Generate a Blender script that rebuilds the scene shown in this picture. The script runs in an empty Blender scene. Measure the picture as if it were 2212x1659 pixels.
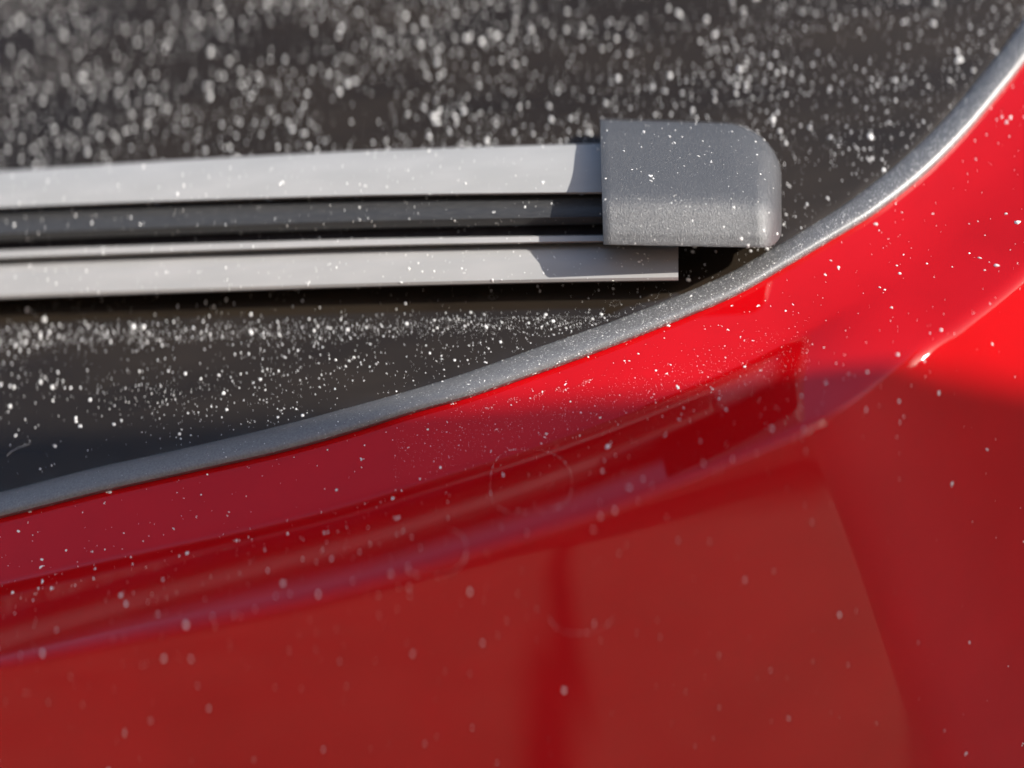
import bpy, bmesh, math, random
import numpy as np
from mathutils import Vector, Matrix, noise as mnoise
from mathutils.bvhtree import BVHTree

random.seed(7)
rng = np.random.default_rng(11)
scene = bpy.context.scene
C = scene.collection

# ------------------------------------------------------------------ frame
# The tailgate is drawn up in millimetres in its own frame: x right, y up
# along the window, z out of the window.  W() sets it into the world (metres,
# Z up), tipped so that the window leans back as it does on the car.
PITCH = math.radians(12)
HEIGHT = 1.05
VIEW = 214.0                       # viewing distance, mm
K = 200.0 / 2212.0                 # mm per drawing unit at z = 0
cp, sp = math.cos(PITCH), math.sin(PITCH)

def Wd(x, y, z):
    return Vector((x, y * sp - z * cp, y * cp + z * sp))

def W(x, y, z):
    return Wd(x, y, z) * 0.001 + Vector((0, 0, HEIGHT))

# ------------------------------------------------------------------ camera
cam_d = bpy.data.cameras.new("camera")
cam = bpy.data.objects.new("camera", cam_d)
C.objects.link(cam)
scene.camera = cam
cam.location = W(0, 0, VIEW)
cam.rotation_euler = (math.radians(90) - PITCH, 0, 0)
cam_d.sensor_width = 36
cam_d.lens = 18.0 / (100.0 / VIEW)
cam_d.clip_start = 0.005
cam_d.clip_end = 2000
cam_d.dof.use_dof = True
cam_d.dof.focus_distance = (VIEW - 5.0) * 0.001
cam_d.dof.aperture_fstop = 2.7
cam_d.dof.aperture_ratio = 1.5

# ------------------------------------------------------------------ light
SUN = Vector((0.72, 0.36, 0.59)).normalized()     # towards the sun, drawing frame
sun_w = Wd(*SUN).normalized()
elev = math.asin(sun_w.z)
azim = math.atan2(sun_w.x, sun_w.y)
world = bpy.data.worlds.new("World")
scene.world = world
world.use_nodes = True
wn = world.node_tree
wn.nodes.clear()
sky = wn.nodes.new("ShaderNodeTexSky")
sky.sky_type = 'NISHITA'
sky.sun_disc = False
sky.sun_elevation = elev
sky.sun_rotation = azim
sky.air_density = 0.8
sky.ozone_density = 0.3
sky.dust_density = 2.0
bg = wn.nodes.new("ShaderNodeBackground")
bg.inputs["Strength"].default_value = 0.15
wo = wn.nodes.new("ShaderNodeOutputWorld")
wn.links.new(sky.outputs[0], bg.inputs[0])
wn.links.new(bg.outputs[0], wo.inputs[0])
sun_d = bpy.data.lights.new("sun", 'SUN')
sun_d.energy = 4.4
sun_d.angle = math.radians(0.4)
sun_d.color = (1.0, 0.96, 0.9)
sun = bpy.data.objects.new("sun", sun_d)
C.objects.link(sun)
sun.rotation_euler = sun_w.to_track_quat('Z', 'Y').to_euler()
sun.location = (2, -2, 3)
scene.view_settings.view_transform = 'Standard'
scene.view_settings.look = 'None'
scene.view_settings.gamma = 1
scene.view_settings.use_curve_mapping = False
scene.view_settings.exposure = 0.7
scene.cycles.use_denoising = True

# ------------------------------------------------------------------ helpers
def mesh_obj(name, verts, faces, mat, parent=None, sharp=40):
    me = bpy.data.meshes.new(name)
    me.from_pydata([tuple(v) for v in verts], [], faces)
    me.validate()
    bm = bmesh.new(); bm.from_mesh(me)
    bmesh.ops.recalc_face_normals(bm, faces=bm.faces)
    bm.to_mesh(me); bm.free()
    me.polygons.foreach_set("use_smooth", [True] * len(me.polygons))
    if sharp:
        me.set_sharp_from_angle(angle=math.radians(sharp))
    me.materials.append(mat)
    o = bpy.data.objects.new(name, me)
    C.objects.link(o)
    if parent:
        o.parent = parent
        o.matrix_parent_inverse = Matrix.Translation(-parent.location)
    return o

def empty(name, loc, label, cat):
    o = bpy.data.objects.new(name, None)
    o.empty_display_size = 0.02
    o.location = loc
    C.objects.link(o)
    o["label"] = label
    o["category"] = cat
    return o

def curve(pts, n_per=12):
    """Catmull-Rom through rows of pts (any width)"""
    p = np.array(pts, float)
    p = np.vstack([2 * p[0] - p[1], p, 2 * p[-1] - p[-2]])
    out = []
    for i in range(1, len(p) - 2):
        for k in range(n_per):
            t = k / n_per
            a, b, c, d = p[i - 1], p[i], p[i + 1], p[i + 2]
            out.append(0.5 * (2 * b + (c - a) * t + (2 * a - 5 * b + 4 * c - d) * t * t
                              + (3 * b - a - 3 * c + d) * t ** 3))
    out.append(p[-2])
    return np.array(out)

def interp(x, tab):
    return float(np.interp(x, [t[0] for t in tab], [t[1] for t in tab]))

# the window: a gently curved pane leaning back
GX, GY, Y0 = 0.12, -0.46, 8.0
def zg(x, y):
    return GX * x + GY * (y - Y0) - 0.00025 * x * x

def D2(px, py, h=0.0):
    """point of the drawing at height h over the pane"""
    dx, dy = (px - 1106) * K / VIEW, (829.5 - py) * K / VIEW
    z = 0.0
    for _ in range(14):
        z = zg(dx * (VIEW - z), dy * (VIEW - z)) + h
    return np.array([dx * (VIEW - z), dy * (VIEW - z), z])

# ------------------------------------------------------------------ materials
def new_mat(name):
    m = bpy.data.materials.new(name)
    m.use_nodes = True
    nt = m.node_tree
    b = nt.nodes["Principled BSDF"]
    return m, nt, b

def node(nt, t, **kw):
    n = nt.nodes.new(t)
    for k, v in kw.items():
        if k in n.inputs:
            n.inputs[k].default_value = v
        else:
            setattr(n, k, v)
    return n

def noise_mix(nt, scale, c1, c2, lo=0.35, hi=0.65, detail=4, coords=None, stretch=None):
    tc = node(nt, "ShaderNodeTexCoord")
    src = tc.outputs["Object"]
    if stretch:
        mp = node(nt, "ShaderNodeMapping")
        mp.inputs["Scale"].default_value = stretch
        nt.links.new(src, mp.inputs[0]); src = mp.outputs[0]
    n = node(nt, "ShaderNodeTexNoise", Scale=scale, Detail=detail)
    nt.links.new(src, n.inputs["Vector"])
    r = node(nt, "ShaderNodeValToRGB")
    r.color_ramp.elements[0].position = lo
    r.color_ramp.elements[1].position = hi
    r.color_ramp.elements[0].color = (*c1, 1)
    r.color_ramp.elements[1].color = (*c2, 1)
    nt.links.new(n.outputs["Fac"], r.inputs[0])
    return r.outputs[0], n.outputs["Fac"], src

def bump(nt, b, scale, dist, strength=0.5, detail=3, src=None, coat=False):
    if src is None:
        src = node(nt, "ShaderNodeTexCoord").outputs["Object"]
    n = node(nt, "ShaderNodeTexNoise", Scale=scale, Detail=detail)
    nt.links.new(src, n.inputs["Vector"])
    bp = node(nt, "ShaderNodeBump", Strength=strength, Distance=dist)
    nt.links.new(n.outputs["Fac"], bp.inputs["Height"])
    nt.links.new(bp.outputs[0], b.inputs["Normal"])
    return bp

def plastic(name, c1, c2, rough, scale=300, bscale=3000, bdist=0.00004, bstr=0.4, stretch=None, spec=0.5):
    m, nt, b = new_mat(name)
    col, fac, src = noise_mix(nt, scale, c1, c2, stretch=stretch)
    nt.links.new(col, b.inputs["Base Color"])
    b.inputs["Roughness"].default_value = rough
    b.inputs["Specular IOR Level"].default_value = spec
    bump(nt, b, bscale, bdist, bstr)
    return m

M = {}
# red lacquer under clear coat
m, nt, b = new_mat("red_lacquer")
col, fac, src = noise_mix(nt, 60, (0.43, 0.0014, 0.0035), (0.47, 0.0018, 0.0045))
nt.links.new(col, b.inputs["Base Color"])
b.inputs["Roughness"].default_value = 0.45
b.inputs["Specular IOR Level"].default_value = 0.0
b.inputs["Coat Weight"].default_value = 1.0
b.inputs["Coat Roughness"].default_value = 0.03
b.inputs["Coat IOR"].default_value = 1.5
cb = node(nt, "ShaderNodeTexNoise", Scale=450.0, Detail=2.0)
nt.links.new(src, cb.inputs["Vector"])
cbb = node(nt, "ShaderNodeBump", Strength=1.0, Distance=0.000003)
nt.links.new(cb.outputs["Fac"], cbb.inputs["Height"])
nt.links.new(cbb.outputs[0], b.inputs["Coat Normal"])
M["red"] = m
# dark tinted pane with a dried film of road dirt
m, nt, b = new_mat("dirty_tinted_glass")
col, fac, src = noise_mix(nt, 90, (0.014, 0.0105, 0.0075), (0.026, 0.0195, 0.0135), 0.3, 0.7, 6, None, (0.25, 1, 1))
nt.links.new(col, b.inputs["Base Color"])
b.inputs["Roughness"].default_value = 0.06
b.inputs["Specular IOR Level"].default_value = 0.42
b.inputs["IOR"].default_value = 1.5
M["glass"] = m
M["rail"] = plastic("weathered_rail_coating", (0.31, 0.31, 0.305), (0.345, 0.342, 0.338), 0.42, 60, 2500, 0.00002, 0.2, (1, 4, 4))
M["rail_warm"] = plastic("weathered_lower_rail_coating", (0.315, 0.31, 0.30), (0.35, 0.34, 0.33), 0.42, 60, 2500, 0.00002, 0.2, (1, 4, 4))
M["rubber"] = plastic("wiper_rubber", (0.035, 0.035, 0.037), (0.055, 0.055, 0.055), 0.35, 300, 2500, 0.00002, 0.3, (1, 10, 10))
M["lip"] = plastic("wiper_lip_rubber", (0.02, 0.016, 0.018), (0.03, 0.025, 0.027), 0.3)
M["cap"] = plastic("grained_cap_plastic", (0.058, 0.06, 0.064), (0.078, 0.08, 0.083), 0.31, 2500, 5200, 0.00014, 1.0, None, 1.0)
M["seal"] = plastic("window_seal_rubber", (0.11, 0.11, 0.115), (0.17, 0.17, 0.17), 0.38, 2500, 4500, 0.00008, 0.7, (1, 1, 1), 1.0)
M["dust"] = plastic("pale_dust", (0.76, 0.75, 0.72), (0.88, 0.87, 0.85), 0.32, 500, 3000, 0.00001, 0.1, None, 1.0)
M["ground"] = plastic("dry_tan_ground", (0.23, 0.165, 0.12), (0.29, 0.215, 0.155), 0.9, 3.0, 40, 0.01, 0.4)
M["wall"] = plastic("screening_wall_tan", (0.74, 0.55, 0.40), (0.82, 0.62, 0.46), 0.9, 8.0, 120, 0.003, 0.5)
M["shade_wall_pale"] = plastic("added_shade_wall_pale_tan", (0.82, 0.63, 0.48), (0.88, 0.68, 0.52), 0.9, 8.0, 120, 0.003, 0.5)
M["dark"] = plastic("streak_strip_dark", (0.012, 0.012, 0.013), (0.02, 0.02, 0.02), 0.5, 20)

# ------------------------------------------------------------------ setting
g = 150.0
ground = mesh_obj("ground", [(-g, -g, 0), (g, -g, 0), (g, g, 0), (-g, g, 0)], [(0, 1, 2, 3)], M["ground"])
ground["kind"] = "structure"
ground["label"] = "tan ground mirrored faintly in the red paint"

def block(name, x0, x1, y0, y1, z0, z1, mat):
    v = [(x, y, z) for z in (z0, z1) for y in (y0, y1) for x in (x0, x1)]
    return mesh_obj(name, v, [(0, 2, 3, 1), (4, 5, 7, 6), (0, 1, 5, 4), (2, 6, 7, 3), (0, 4, 6, 2), (1, 3, 7, 5)], mat, None, 30)
screening = block("sky_screening_wall", -16, 13, -12.5, -12.0, -0.02, 6.4, M["wall"])  # added behind the camera; hides sky from the paint's reflections
screening["label"] = "unseen tan wall added to keep sky out of the paint reflections"
screening["category"] = "wall"
strip = mesh_obj("reflection_streak_strip", [(0.17, -0.9, 0.004), (0.255, -0.9, 0.004), (1.18, -5.9, 0.004), (1.00, -5.9, 0.004)], [(0, 1, 2, 3)], M["dark"], None, 30)  # added dark strip; its reflection makes the dark streak in the paint
strip["kind"] = "structure"

# ------------------------------------------------------------------ tailgate
tail = empty("car_tailgate", W(0, -40, 0), "glossy red car tailgate with dusty dark window and black rubber seal", "car")

# seal, paired rows: pane edge -> paint edge
PAIRS = [(-300, 1130, -285, 1187), (0, 1063, 12, 1117), (200, 1012, 214, 1066), (400, 968, 414, 1021),
         (600, 921, 614, 976), (740, 884, 757, 936), (870, 848, 892, 893), (1000, 808, 1022, 856),
         (1150, 755, 1175, 803), (1300, 703, 1325, 748), (1450, 645, 1476, 688), (1560, 598, 1588, 640),
         (1660, 543, 1690, 582), (1760, 484, 1792, 522), (1850, 424, 1887, 464), (1950, 345, 1990, 384),
         (2035, 263, 2078, 298), (2110, 175, 2155, 208), (2170, 100, 2218, 128), (2260, -30, 2308, -5),
         (2360, -190, 2408, -168), (2460, -370, 2508, -350)]
rows = curve(PAIRS, 8)
NR = len(rows)
SEAL_H = 2.4
sv, sf = [], []
NP = 12
prof = []
for r in rows:
    a = D2(r[0], r[1], 0.2); c = D2(r[2], r[3], 1.5)
    ring = []
    for k in range(NP):
        t = k / (NP - 1)
        p = a + (c - a) * t
        bulge = max(0, math.sin(math.pi * t ** 1.2)) ** 0.5 * SEAL_H
        ring.append(p + np.array([0, 0, bulge]))
    prof.append((a, c))
    base = len(sv)
    # foot under the bead
    ring = [a + np.array([0, 0, -1.5])] + ring + [c + np.array([0, 0, -3.0])]
    sv += [W(*p) for p in ring]
n = NP + 2
for i in range(NR - 1):
    for k in range(n - 1):
        sf.append((i * n + k, i * n + k + 1, (i + 1) * n + k + 1, (i + 1) * n + k))
seal = mesh_obj("window_seal", sv, sf, M["seal"], tail)
seal["label"] = "satin black rubber seal between window and red paint"

# window pane: ends under the seal, its rim bent back out of sight
P = np.array([[p[0][0], p[0][1]] for p in prof]); Q = np.array([[p[1][0], p[1][1]] for p in prof])
def beyond(x, y):
    """signed distance past the seal's pane edge (positive: under paint)"""
    i = int(np.argmin((P[:, 0] - x) ** 2 + (P[:, 1] - y) ** 2))
    o = Q[i] - P[i]; o /= np.linalg.norm(o)
    return float((x - P[i, 0]) * o[0] + (y - P[i, 1]) * o[1])
xs = np.linspace(-190, 190, 128); ys = np.linspace(-70, 190, 88)
nx = len(xs)
bey = np.array([[beyond(x, y) for x in xs] for y in ys])
gv, gf = [], []
for lay in (0, 4):
    for j, y in enumerate(ys):
        for i, x in enumerate(xs):
            gv.append(W(x, y, zg(x, y) - lay - max(0, bey[j, i] - 1.5) * 1.2))
off = nx * len(ys)
ok = lambda j, i: bey[j, i] < 7
for j in range(len(ys) - 1):
    for i in range(nx - 1):
        if all(ok(b2, a2) for b2 in (j, j + 1) for a2 in (i, i + 1)):
            q = (j * nx + i, j * nx + i + 1, (j + 1) * nx + i + 1, (j + 1) * nx + i)
            gf.append(q); gf.append(tuple(v + off for v in reversed(q)))
# close the rim
cnt = {}
for f in gf[::2]:
    for a, b2 in zip(f, f[1:] + f[:1]):
        cnt[(min(a, b2), max(a, b2))] = cnt.get((min(a, b2), max(a, b2)), 0) + 1
for (a, b2), c_ in list(cnt.items()):
    if c_ == 1: gf.append((a, b2, b2 + off, a + off))
used = sorted({v for f in gf for v in f}); remap = {v: i for i, v in enumerate(used)}
glass = mesh_obj("window_glass", [gv[v] for v in used], [tuple(remap[v] for v in f) for f in gf], M["glass"], tail)
glass["label"] = "dark tinted window pane speckled with pale dust"

# painted panel: rolls out from under the seal and over into the flat
PHI_L = [(-2, 27), (0, 27), (10.8, 28), (12.2, 34), (12.9, 56), (13.6, 61.2), (20, 61.6), (24.0, 61.9), (24.4, 56), (25.0, 26), (25.7, 0), (26.8, -7), (32, -10), (50, -12), (90, -14), (260, -18)]
PHI_R = [(-2, 26), (0, 27), (8, 32), (14, 40), (20, 42), (23.2, 40), (24.6, 26), (26.2, 3), (27.6, -6), (34, -9), (60, -11), (100, -14), (260, -18)]
ds = np.concatenate([np.arange(-1.5, 11, 0.75), np.arange(11, 23.5, 0.35), np.arange(23.5, 27, 0.14), np.arange(27, 30, 0.35), np.arange(30, 45, 0.75), np.arange(45, 100, 2.5), np.arange(100, 210, 8)])
pv, pf = [], []
panel_pts = []
smooth_n = []
for a, c in prof:
    o = (c - a)[:2]; smooth_n.append(o / np.linalg.norm(o))
smooth_n = np.array(smooth_n)
kern = np.hanning(43)[1:-1]; kern /= kern.sum()
pad = np.vstack([np.repeat(smooth_n[:1], 20, 0), smooth_n, np.repeat(smooth_n[-1:], 20, 0)])
smooth_n = np.stack([np.convolve(pad[:, 0], kern, 'valid'), np.convolve(pad[:, 1], kern, 'valid')], 1)
cc = np.array([c for a, c in prof])
k2 = np.hanning(27)[1:-1]; k2 /= k2.sum()
ext = np.vstack([cc[0] + (cc[0] - cc[1]) * np.arange(12, 0, -1)[:, None], cc, cc[-1] + (cc[-1] - cc[-2]) * np.arange(1, 13)[:, None]])
cs = np.stack([np.convolve(ext[:, q], k2, 'valid') for q in range(3)], 1)
for i, (a, c) in enumerate(prof):
    o = smooth_n[i] / np.linalg.norm(smooth_n[i])
    w = min(1, max(0, (c[0] - 38) / 30)); w = w * w * (3 - 2 * w)
    z = c[2] - 1.2; prev = ds[0]
    for d in ds:
        phi = interp(d, PHI_L)
        if 12.9 < d < 24.2: phi += 1.1 * min(1, max(0, (-c[0] - 15) / 80)) * min(1, d - 12.9)
        phi = phi * (1 - w) + interp(d, PHI_R) * w
        z += math.tan(math.radians(phi)) * (d - prev); prev = d
        fade = min(1, max(0, d / 14))
        p = np.array([c[0] + o[0] * d, c[1] + o[1] * d, z]) + (cs[i] - c) * fade
        panel_pts.append(p); pv.append(W(*p))
nd = len(ds)
for i in range(NR - 1):
    for k in range(nd - 1):
        pf.append((i * nd + k, (i + 1) * nd + k, (i + 1) * nd + k + 1, i * nd + k + 1))
panel = mesh_obj("painted_panel", pv, pf, M["red"], tail, sharp=None)
panel["label"] = "glossy red painted panel rolling out below the window"
PANEL = np.array(panel_pts).reshape(NR, nd, 3)

# ------------------------------------------------------------------ added shade wall
# Added out of view to shade the lower tailgate; the top edge is level and set so
# that the shadow line runs from the seal out over the paint.
bvh = BVHTree.FromPolygons([tuple(v) for v in pv], pf)
def on_panel(px, py):
    o = W(0, 0, VIEW)
    t = W((px - 1106) * K, (829.5 - py) * K, 0)
    return bvh.ray_cast(o, (t - o).normalized())
pa = W(*(D2(905, 868, 3.0)))
pb = on_panel(2200, 835)[0]
nrm_w = sun_w.cross(pb - pa).normalized()
ed = nrm_w.cross(Vector((0, 0, 1))).normalized()
if ed.x < 0: ed = -ed
WALL_T = 1.1
c0 = pa + sun_w * WALL_T
th = Vector((0, 0, 1)).cross(ed).normalized() * 0.12
if th.dot(sun_w) < 0: th = -th
outline = [(-0.16, -0.02), (8.0, -0.02), (8.0, 5.0), (0.62, 5.0), (0.62, c0.z), (-0.16, c0.z)]  # tall step added to keep sky out of the paint's reflections
wv = []
for s_, z_ in outline:
    for e_ in (0, 1):
        q = c0 + ed * s_ + th * e_
        wv.append((q.x, q.y, z_))
no = len(outline)
wfs = [tuple(2 * i for i in range(no)), tuple(2 * i + 1 for i in reversed(range(no)))]
wfs += [(2 * i, 2 * i + 1, 2 * ((i + 1) % no) + 1, 2 * ((i + 1) % no)) for i in range(no)]
wall = mesh_obj("added_shade_wall", wv, wfs, M["shade_wall_pale"], None, 30)
wall["label"] = "unseen tan wall added to shade the lower tailgate, mirrored dimly in the red paint"
wall["category"] = "wall"

# ------------------------------------------------------------------ wiper
wiper = empty("wiper_blade", W(*D2(600, 620, 0)), "grey rear wiper blade with squared end cap lying above the dusty window", "wiper")
TOPC = [(-1000, 462), (-700, 430), (-400, 403), (-200, 385), (0, 370), (400, 345), (800, 325), (1290, 310), (1500, 305), (1700, 302)]
BOTC = [(-1000, 712), (-700, 690), (-400, 669), (-200, 657), (0, 645), (400, 632), (800, 619), (1200, 610), (1465, 606), (1700, 604)]
def smooth_tab(tab, x):
    xs_ = [t[0] for t in tab]; ys_ = [t[1] for t in tab]
    return 0.25 * np.interp(x - 120, xs_, ys_) + 0.5 * np.interp(x, xs_, ys_) + 0.25 * np.interp(x + 120, xs_, ys_)
def wf(x, f):
    t, b_ = smooth_tab(TOPC, x), smooth_tab(BOTC, x)
    return t + (b_ - t) * f
def sweep(name, profile, x0, x1, mat, label=None, nst=90, sharp=35):
    """profile rows: (fraction at x=0, fraction at x=1290, height)"""
    v, f = [], []
    n = len(profile)
    for i in range(nst + 1):
        x = x0 + (x1 - x0) * i / nst
        s = min(1.15, max(-0.3, x / 1290))
        for fa, fb, h in profile:
            v.append(W(*D2(x, wf(x, fa + (fb - fa) * s), h)))
    for i in range(nst):
        for k in range(n):
            k2 = (k + 1) % n
            f.append((i * n + k, i * n + k2, (i + 1) * n + k2, (i + 1) * n + k))
    f.append(tuple(range(n))); f.append(tuple(nst * n + k for k in reversed(range(n))))
    o = mesh_obj(name, v, f, mat, wiper, sharp)
    if label: o["label"] = label
    return o
XL = -760
sweep("upper_rail", [(0.0, 0.0, 8.0), (0.0, 0.0, 9.8), (0.012, 0.012, 10.6), (0.15, 0.2, 11.9), (0.20, 0.27, 12.1), (0.28, 0.35, 12.0),
                     (0.29, 0.362, 11.5), (0.29, 0.362, 8.0)], XL, 1400, M["rail"], "pale grey upper rail of the wiper")
sweep("rubber_insert", [(0.30, 0.37, 4.5), (0.30, 0.37, 8.8), (0.33, 0.40, 9.6), (0.42, 0.47, 10.0), (0.485, 0.525, 10.2),
                        (0.492, 0.53, 10.5), (0.50, 0.54, 10.1), (0.535, 0.572, 8.6), (0.55, 0.585, 7.6), (0.55, 0.585, 4.5)], XL, 1400, M["rubber"],
      "dark rubber insert between the rails")
sweep("wiping_lip", [(0.55, 0.59, 0.4), (0.55, 0.59, 5.0), (0.62, 0.66, 5.0), (0.62, 0.66, 0.4)], XL, 1420, M["lip"])
sweep("thin_rail", [(0.62, 0.662, 4.0), (0.62, 0.662, 8.2), (0.63, 0.668, 8.8), (0.675, 0.705, 8.8), (0.69, 0.715, 8.0), (0.69, 0.715, 4.0)],
      XL, 1400, M["rail_warm"])
sweep("lower_rail", [(0.70, 0.72, 3.0), (0.70, 0.72, 5.2), (0.745, 0.757, 6.4), (0.76, 0.77, 7.0), (0.85, 0.86, 7.4), (0.97, 0.975, 6.8), (0.995, 0.995, 6.2), (1.0, 1.0, 5.4),
                     (1.0, 1.0, 3.0)], XL, 1465, M["rail_warm"], "pale grey lower rail running out under the end cap")

# end cap
def cap_top(x):
    t = 258 + (x - 1297) * 0.030
    if x > 1565:
        s = min(1, (x - 1565) / 123); t += 118 * (1 - math.sqrt(max(0, 1 - s * s)))
    return t
def cap_bot(x):
    t = 528 + (x - 1297) * 0.018
    if x > 1648:
        s = min(1, (x - 1648) / 40); t -= 38 * (1 - math.sqrt(max(0, 1 - s * s)))
    return t
RIDGE = [(0, 13.2), (0.03, 14.4), (0.10, 15.4), (0.30, 17.3), (0.5, 19.2), (0.60, 20.0), (0.66, 20.1), (0.72, 19.8), (0.80, 19.1), (0.92, 18.0), (0.97, 17.4), (1.0, 16.6)]
us = np.concatenate([np.linspace(0, 0.72, 30), 0.72 + 0.28 * np.sin(np.linspace(0, math.pi / 2, 26))[1:]])
vs = np.linspace(0, 1, 41)
cv, cf = [], []
def cap_h(u, v):
    h = 0.25 * interp(v - 0.05, RIDGE) + 0.5 * interp(v, RIDGE) + 0.25 * interp(v + 0.05, RIDGE)
    h -= 3.0 * u
    if u > 0.86:
        s = (u - 0.86) / 0.14
        h -= (h - 8.0) * (1 - math.sqrt(max(0, 1 - s * s))) * 0.8
    if u < 0.02:
        h -= 0.35 * (1 - u / 0.02)
    return h
for u in us:
    for v in vs:
        x = 1297 + 391 * u
        left = 8 * (v - 0.15) * (1 - u) if v > 0.15 else 0
        y0, y1 = cap_top(x), cap_bot(x)
        cv.append(W(*D2(x + left, y0 + (y1 - y0) * v, cap_h(u, v))))
nv = len(vs)
for i in range(len(us) - 1):
    for k in range(nv - 1):
        cf.append((i * nv + k, (i + 1) * nv + k, (i + 1) * nv + k + 1, i * nv + k + 1))
loop = [(i, 0) for i in range(len(us))] + [(len(us) - 1, k) for k in range(1, nv)] + \
       [(i, nv - 1) for i in range(len(us) - 2, -1, -1)] + [(0, k) for k in range(nv - 2, 0, -1)]
base = len(cv)
for i, k in loop:
    u, v = us[i], vs[k]
    x = 1297 + 391 * u
    left = 8 * (v - 0.15) * (1 - u) if v > 0.15 else 0
    y0, y1 = cap_top(x), cap_bot(x)
    cv.append(W(*D2(x + left, y0 + (y1 - y0) * v, 4.5 if v < 0.99 else 7.5)))
nl = len(loop)
for q in range(nl):
    a = loop[q][0] * nv + loop[q][1]; b2 = loop[(q + 1) % nl][0] * nv + loop[(q + 1) % nl][1]
    cf.append((a, b2, base + (q + 1) % nl, base + q))
cap = mesh_obj("end_cap", cv, cf, M["cap"], wiper, 50)
cap["label"] = "grained grey plastic end cap with rounded outer corner"

# ------------------------------------------------------------------ dust
def speck_shape(v, f, p, nrm, r, tall=0.35):
    """a small flattened crumb with an uneven outline"""
    nrm = nrm / np.linalg.norm(nrm)
    t = np.cross(nrm, [0.3, 0.9, 0.1]); t /= np.linalg.norm(t); b_ = np.cross(nrm, t)
    k = 6; base = len(v); a0 = random.random() * 6.28
    el = random.uniform(0.4, 1.0)
    for q in range(k):
        a = a0 + q * 2 * math.pi / k
        rr = r * random.uniform(0.6, 1.3)
        pp = p + t * (math.cos(a) * rr) + b_ * (math.sin(a) * rr * el) - nrm * 0.02
        v.append(W(*pp))
    for q in range(k):
        a = a0 + q * 2 * math.pi / k
        pp = p + t * (math.cos(a) * r * 0.55) + b_ * (math.sin(a) * r * 0.55 * el) + nrm * (r * tall)
        v.append(W(*pp))
    for q in range(k):
        q2 = (q + 1) % k
        f.append((base + q, base + q2, base + k + q2, base + k + q))
    f.append(tuple(base + k + q for q in range(k)))

gn = np.array([-GX, -GY, 1.0])
def dust_obj(name, items, label, tall=0.35):
    v, f = [], []
    for p, nrm, r in items:
        speck_shape(v, f, p, nrm, r, tall)
    me = bpy.data.meshes.new(name); me.from_pydata([tuple(q) for q in v], [], f)
    me.materials.append(M["dust"])
    o = bpy.data.objects.new(name, me); C.objects.link(o)
    o["kind"] = "stuff"; o["label"] = label; o["category"] = "dust"
    return o

def px_of(p):
    s = VIEW / (VIEW - p[2]) / K
    return 1106 + p[0] * s, 829.5 - p[1] * s

items = []
clump = [(random.uniform(-150, 150), random.uniform(-50, 150)) for _ in range(60)]
N = 28000
while len(items) < N:
    x, y = random.uniform(-150, 150), random.uniform(-55, 150)
    if beyond(x, y) > -0.5: continue
    p = np.array([x, y, zg(x, y)])
    px, py = px_of(p)
    # distance below the wiper decides how the dust gathers
    lowb = wf(px, 1.0)
    below = py - lowb
    if below > 0 or px > 1700:
        dens = 0.9
        if below > 0 and px < 1750:
            ridge = math.exp(-((below - 88) / 20) ** 2)
            dens = 0.22 + 2.2 * ridge + (0.75 if below > 60 else 0)
            far = max(0, (py - 880 + max(0, 500 - px) * 0.1) / 110)
            dens *= math.exp(-far * far * 1.4) + 0.06
        r = 0.045 + random.expovariate(1 / (0.055 + 0.03 * max(0, -x / 100 if below > 0 else y / 60)))
        if random.random() < 0.04: r += random.uniform(0.1, 0.35)
    else:
        dens = 0.95
        r = 0.05 + random.expovariate(1 / 0.10)
        if random.random() < 0.07: r += random.uniform(0.15, 0.5)
    dens *= 0.35 + 1.3 * (0.5 + 0.9 * mnoise.noise(Vector((x / 22 + 3, y / 9, 1.7)))) * (1 + 0.25 * math.sin(y * 1.9 + x * 0.05))
    if random.random() * 2.2 > dens: continue
    items.append((p, gn, min(r, 0.75)))
dust_obj("dust_on_window", items, "pale dust specks strewn over the dark window")

# crumbs on the wiper
deps = bpy.context.evaluated_depsgraph_get()
def surface_of(objs):
    tri = []
    for o in objs:
        me = o.data; me.calc_loop_triangles()
        co = np.array([v.co[:] for v in me.vertices])
        for t in me.loop_triangles:
            tri.append(co[list(t.vertices)])
    tri = np.array(tri)
    c = np.cross(tri[:, 1] - tri[:, 0], tri[:, 2] - tri[:, 0])
    ar = np.linalg.norm(c, axis=1) / 2
    return tri, c / (2 * ar[:, None] + 1e-18), ar
def to_draw(w):
    w = (np.array(w) - np.array([0, 0, HEIGHT])) * 1000
    return np.array([w[0], w[1] * sp + w[2] * cp, -w[1] * cp + w[2] * sp])
def dir_draw(n_):
    return np.array([n_[0], n_[1] * sp + n_[2] * cp, -n_[1] * cp + n_[2] * sp])
def scatter(objs, count, rfun, accept, cluster=0.0):
    tri, nr, ar = surface_of(objs)
    pr = ar / ar.sum(); out = []
    while len(out) < count:
        idx = rng.choice(len(tri), size=count, p=pr)
        for i in idx:
            a, b2 = rng.random(2)
            if a + b2 > 1: a, b2 = 1 - a, 1 - b2
            q = tri[i, 0] + a * (tri[i, 1] - tri[i, 0]) + b2 * (tri[i, 2] - tri[i, 0])
            p = to_draw(q); nn = dir_draw(nr[i])
            if nn[2] < 0: nn = -nn
            if nn[2] < 0.25: continue
            if not accept(p): continue
            out.append((p, nn, rfun()))
            if cluster and rng.random() < cluster:
                t_ = np.cross(nn, [0.2, 0.9, 0.3]); t_ /= np.linalg.norm(t_); b_ = np.cross(nn, t_)
                r0 = out[-1][2]
                for _ in range(rng.integers(1, 4)):
                    g_ = rng.normal(0, 1, 2) * (0.7 * r0 + 0.03)
                    out.append((p + t_ * g_[0] + b_ * g_[1], nn, r0 * rng.uniform(0.35, 0.9)))
            if len(out) >= count: break
    return out
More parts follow.
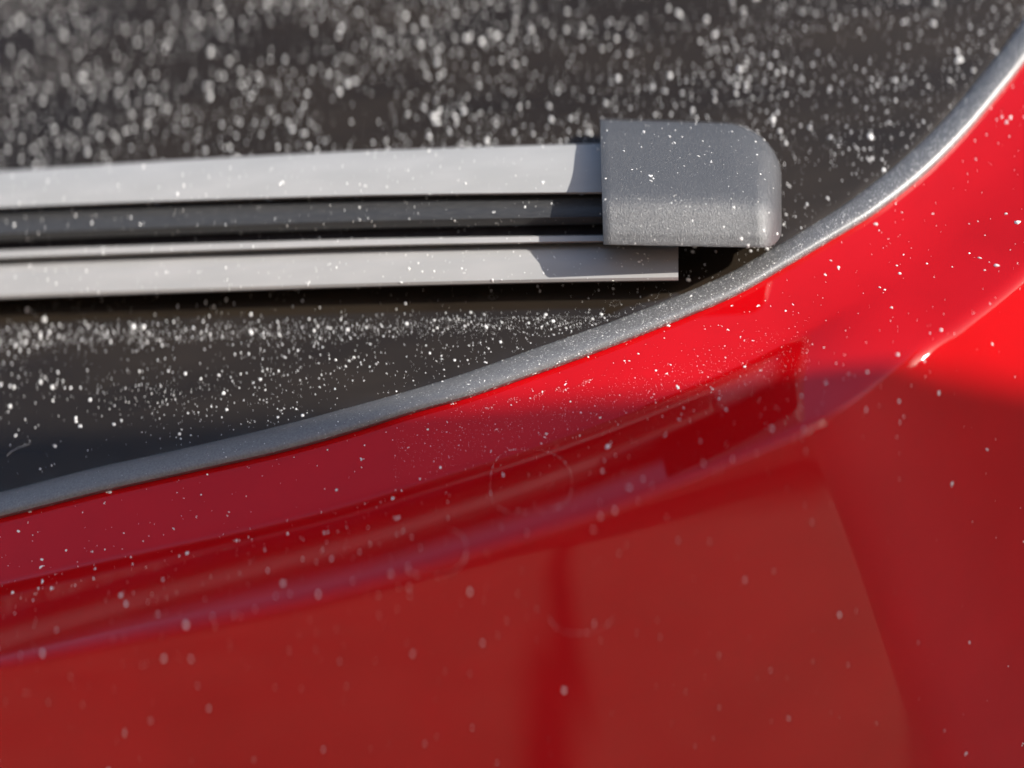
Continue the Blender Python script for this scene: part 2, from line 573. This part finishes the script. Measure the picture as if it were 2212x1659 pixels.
wparts = [o for o in wiper.children]
def r_w():
    r = 0.04 + random.expovariate(1 / 0.06)
    if random.random() < 0.07: r += random.uniform(0.08, 0.26)
    return min(r, 0.45)
dust_obj("dust_on_wiper", scatter(wparts, 5600, r_w, lambda p: True, 0.2), "tiny pale crumbs caught on the wiper blade")

def acc_red(p):
    px, py = px_of(p)
    if not (-250 < px < 2450 and -150 < py < 1900): return False
    near = beyond(p[0], p[1])
    return random.random() < (0.12 + 0.9 * math.exp(-(max(0, near - 8) / 26) ** 2))
def r_r():
    r = 0.05 + random.expovariate(1 / 0.07)
    if random.random() < 0.09: r += random.uniform(0.1, 0.34)
    return min(r, 0.6)
dust_obj("dust_on_paint", scatter([panel], 2300, r_r, acc_red, 0.35), "scattered pale specks on the red paint")
dust_obj("dust_and_lit_tone_on_seal", scatter([seal], 17000, lambda: 0.03 + random.expovariate(1 / 0.034), lambda p: rng.random() < 0.03 + 0.97 / (1 + math.exp(-(p[0] - 5) / 12))), "fine pale specks along the window seal, denser on the sunlit side to brighten it")  # dust thickened where the sun falls, to make the seal's lit part paler

# extra grit: gathered where the wiper parks, in the gutter, and along a wipe line
extra = []
while len(extra) < 2600:
    px = random.uniform(-150, 1680); be = random.gauss(90, 11)
    p = D2(px, wf(px, 1.0) + be, 0)
    if beyond(p[0], p[1]) > -0.5: continue
    extra.append((p, gn, 0.02 + random.expovariate(1 / 0.045)))
while len(extra) < 3100:
    px = random.uniform(950, 1560); p = D2(px, wf(px, 1.0) + 74 + random.gauss(0, 0.8) + (px - 950) * 0.004, 0)
    if beyond(p[0], p[1]) > -0.5: continue
    extra.append((p, gn, random.uniform(0.02, 0.05)))
for cx, cy, rad in ((1440, 652, 26), (1385, 668, 14), (1330, 655, 9), (1065, 640, 8), (1240, 700, 11), (1120, 762, 10), (980, 700, 12)):
    ph = [random.random() * 6 for _ in range(3)]
    for k in range(int(rad * 9)):
        a = random.random() * 6.283
        rr = rad * (1 + 0.22 * math.sin(2 * a + ph[0]) + 0.15 * math.sin(5 * a + ph[1])) + random.gauss(0, 0.4)
        p = D2(cx + rr * math.cos(a), cy + 0.75 * rr * math.sin(a), 0)
        if beyond(p[0], p[1]) > -0.5: continue
        extra.append((p, gn, random.uniform(0.015, 0.04)))
dust_obj("dust_below_wiper", extra, "bright line of gathered dust on the glass just below the wiper")

def panel_item(px, py, r):
    h = on_panel(px, py)
    if h[0] is None: return None
    nn = dir_draw(h[1])
    if nn[2] < 0: nn = -nn
    return (to_draw(h[0]), nn, r)
fine = []
while len(fine) < 2600:
    t = random.random(); px = 850 + 900 * t; py = 985 - 230 * t + random.gauss(0, 34)
    it = panel_item(px, py, 0.015 + random.expovariate(1 / 0.02))
    if it: fine.append(it)
for k in range(420):       # pale scuff running along the seal
    t = random.random(); px = 1040 + 260 * t; py = 882 - 62 * t + random.gauss(0, 2.5) + 4 * math.sin(t * 19)
    if random.random() < 0.35 + 0.5 * math.sin(t * 31): 
        it = panel_item(px, py, 0.02 + random.expovariate(1 / 0.035))
        if it: fine.append(it)
dust_obj("fine_dust_on_paint", fine, "fine pale haze of dust and a scuff on the red gutter")

def water_ring(cx, cy, rx, ry, a0, a1, label, n=260, wob=3):
    it = []
    ph = random.random() * 6
    for k in range(n):
        a = a0 + (a1 - a0) * random.random()
        e = 0.5          # squarish outline
        ca, sa = math.cos(a), math.sin(a)
        w_ = wob * math.sin(3 * a + ph)
        q = panel_item(cx + (rx + w_) * math.copysign(abs(ca) ** 0.75, ca), cy + (ry + w_) * math.copysign(abs(sa) ** 0.75, sa),
                       0.028 + random.expovariate(1 / 0.03))
        if q: it.append(q)
    o = dust_obj("dried_water_ring", it, label)
    del o["kind"]; o["category"] = "water mark"; o["group"] = "dried water rings on the paint"
    return o
water_ring(1145, 1040, 88, 68, 0, 6.283, "round dried water ring on the red step below the end cap", 300)
water_ring(1255, 1310, 75, 55, 0.3, 2.9, "half ring of dried water on the lower red panel near the dark streak", 120)
water_ring(935, 1190, 70, 52, -1.2, 2.6, "faint dried water ring at the red step's lower edge", 150)

# a short lint fibre on the pane
fib = curve([(15, 985), (24, 976), (38, 968), (66, 958)], 6)
fv, ff = [], []
for i_, (px, py) in enumerate(fib):
    p = D2(px, py, 0.25)
    for k in range(5):
        a = k * 2 * math.pi / 5; r_ = 0.055 * (1 - 0.6 * i_ / len(fib))
        fv.append(W(p[0], p[1] + math.cos(a) * r_, p[2] + math.sin(a) * r_))
for i_ in range(len(fib) - 1):
    for k in range(5):
        ff.append((i_ * 5 + k, i_ * 5 + (k + 1) % 5, (i_ + 1) * 5 + (k + 1) % 5, (i_ + 1) * 5 + k))
ff += [tuple(range(5)), tuple((len(fib) - 1) * 5 + k for k in reversed(range(5)))]
fibre = mesh_obj("lint_fibre", fv, ff, M["dust"], None)
fibre["label"] = "short pale lint fibre on the shaded glass above the seal"
fibre["category"] = "fibre"
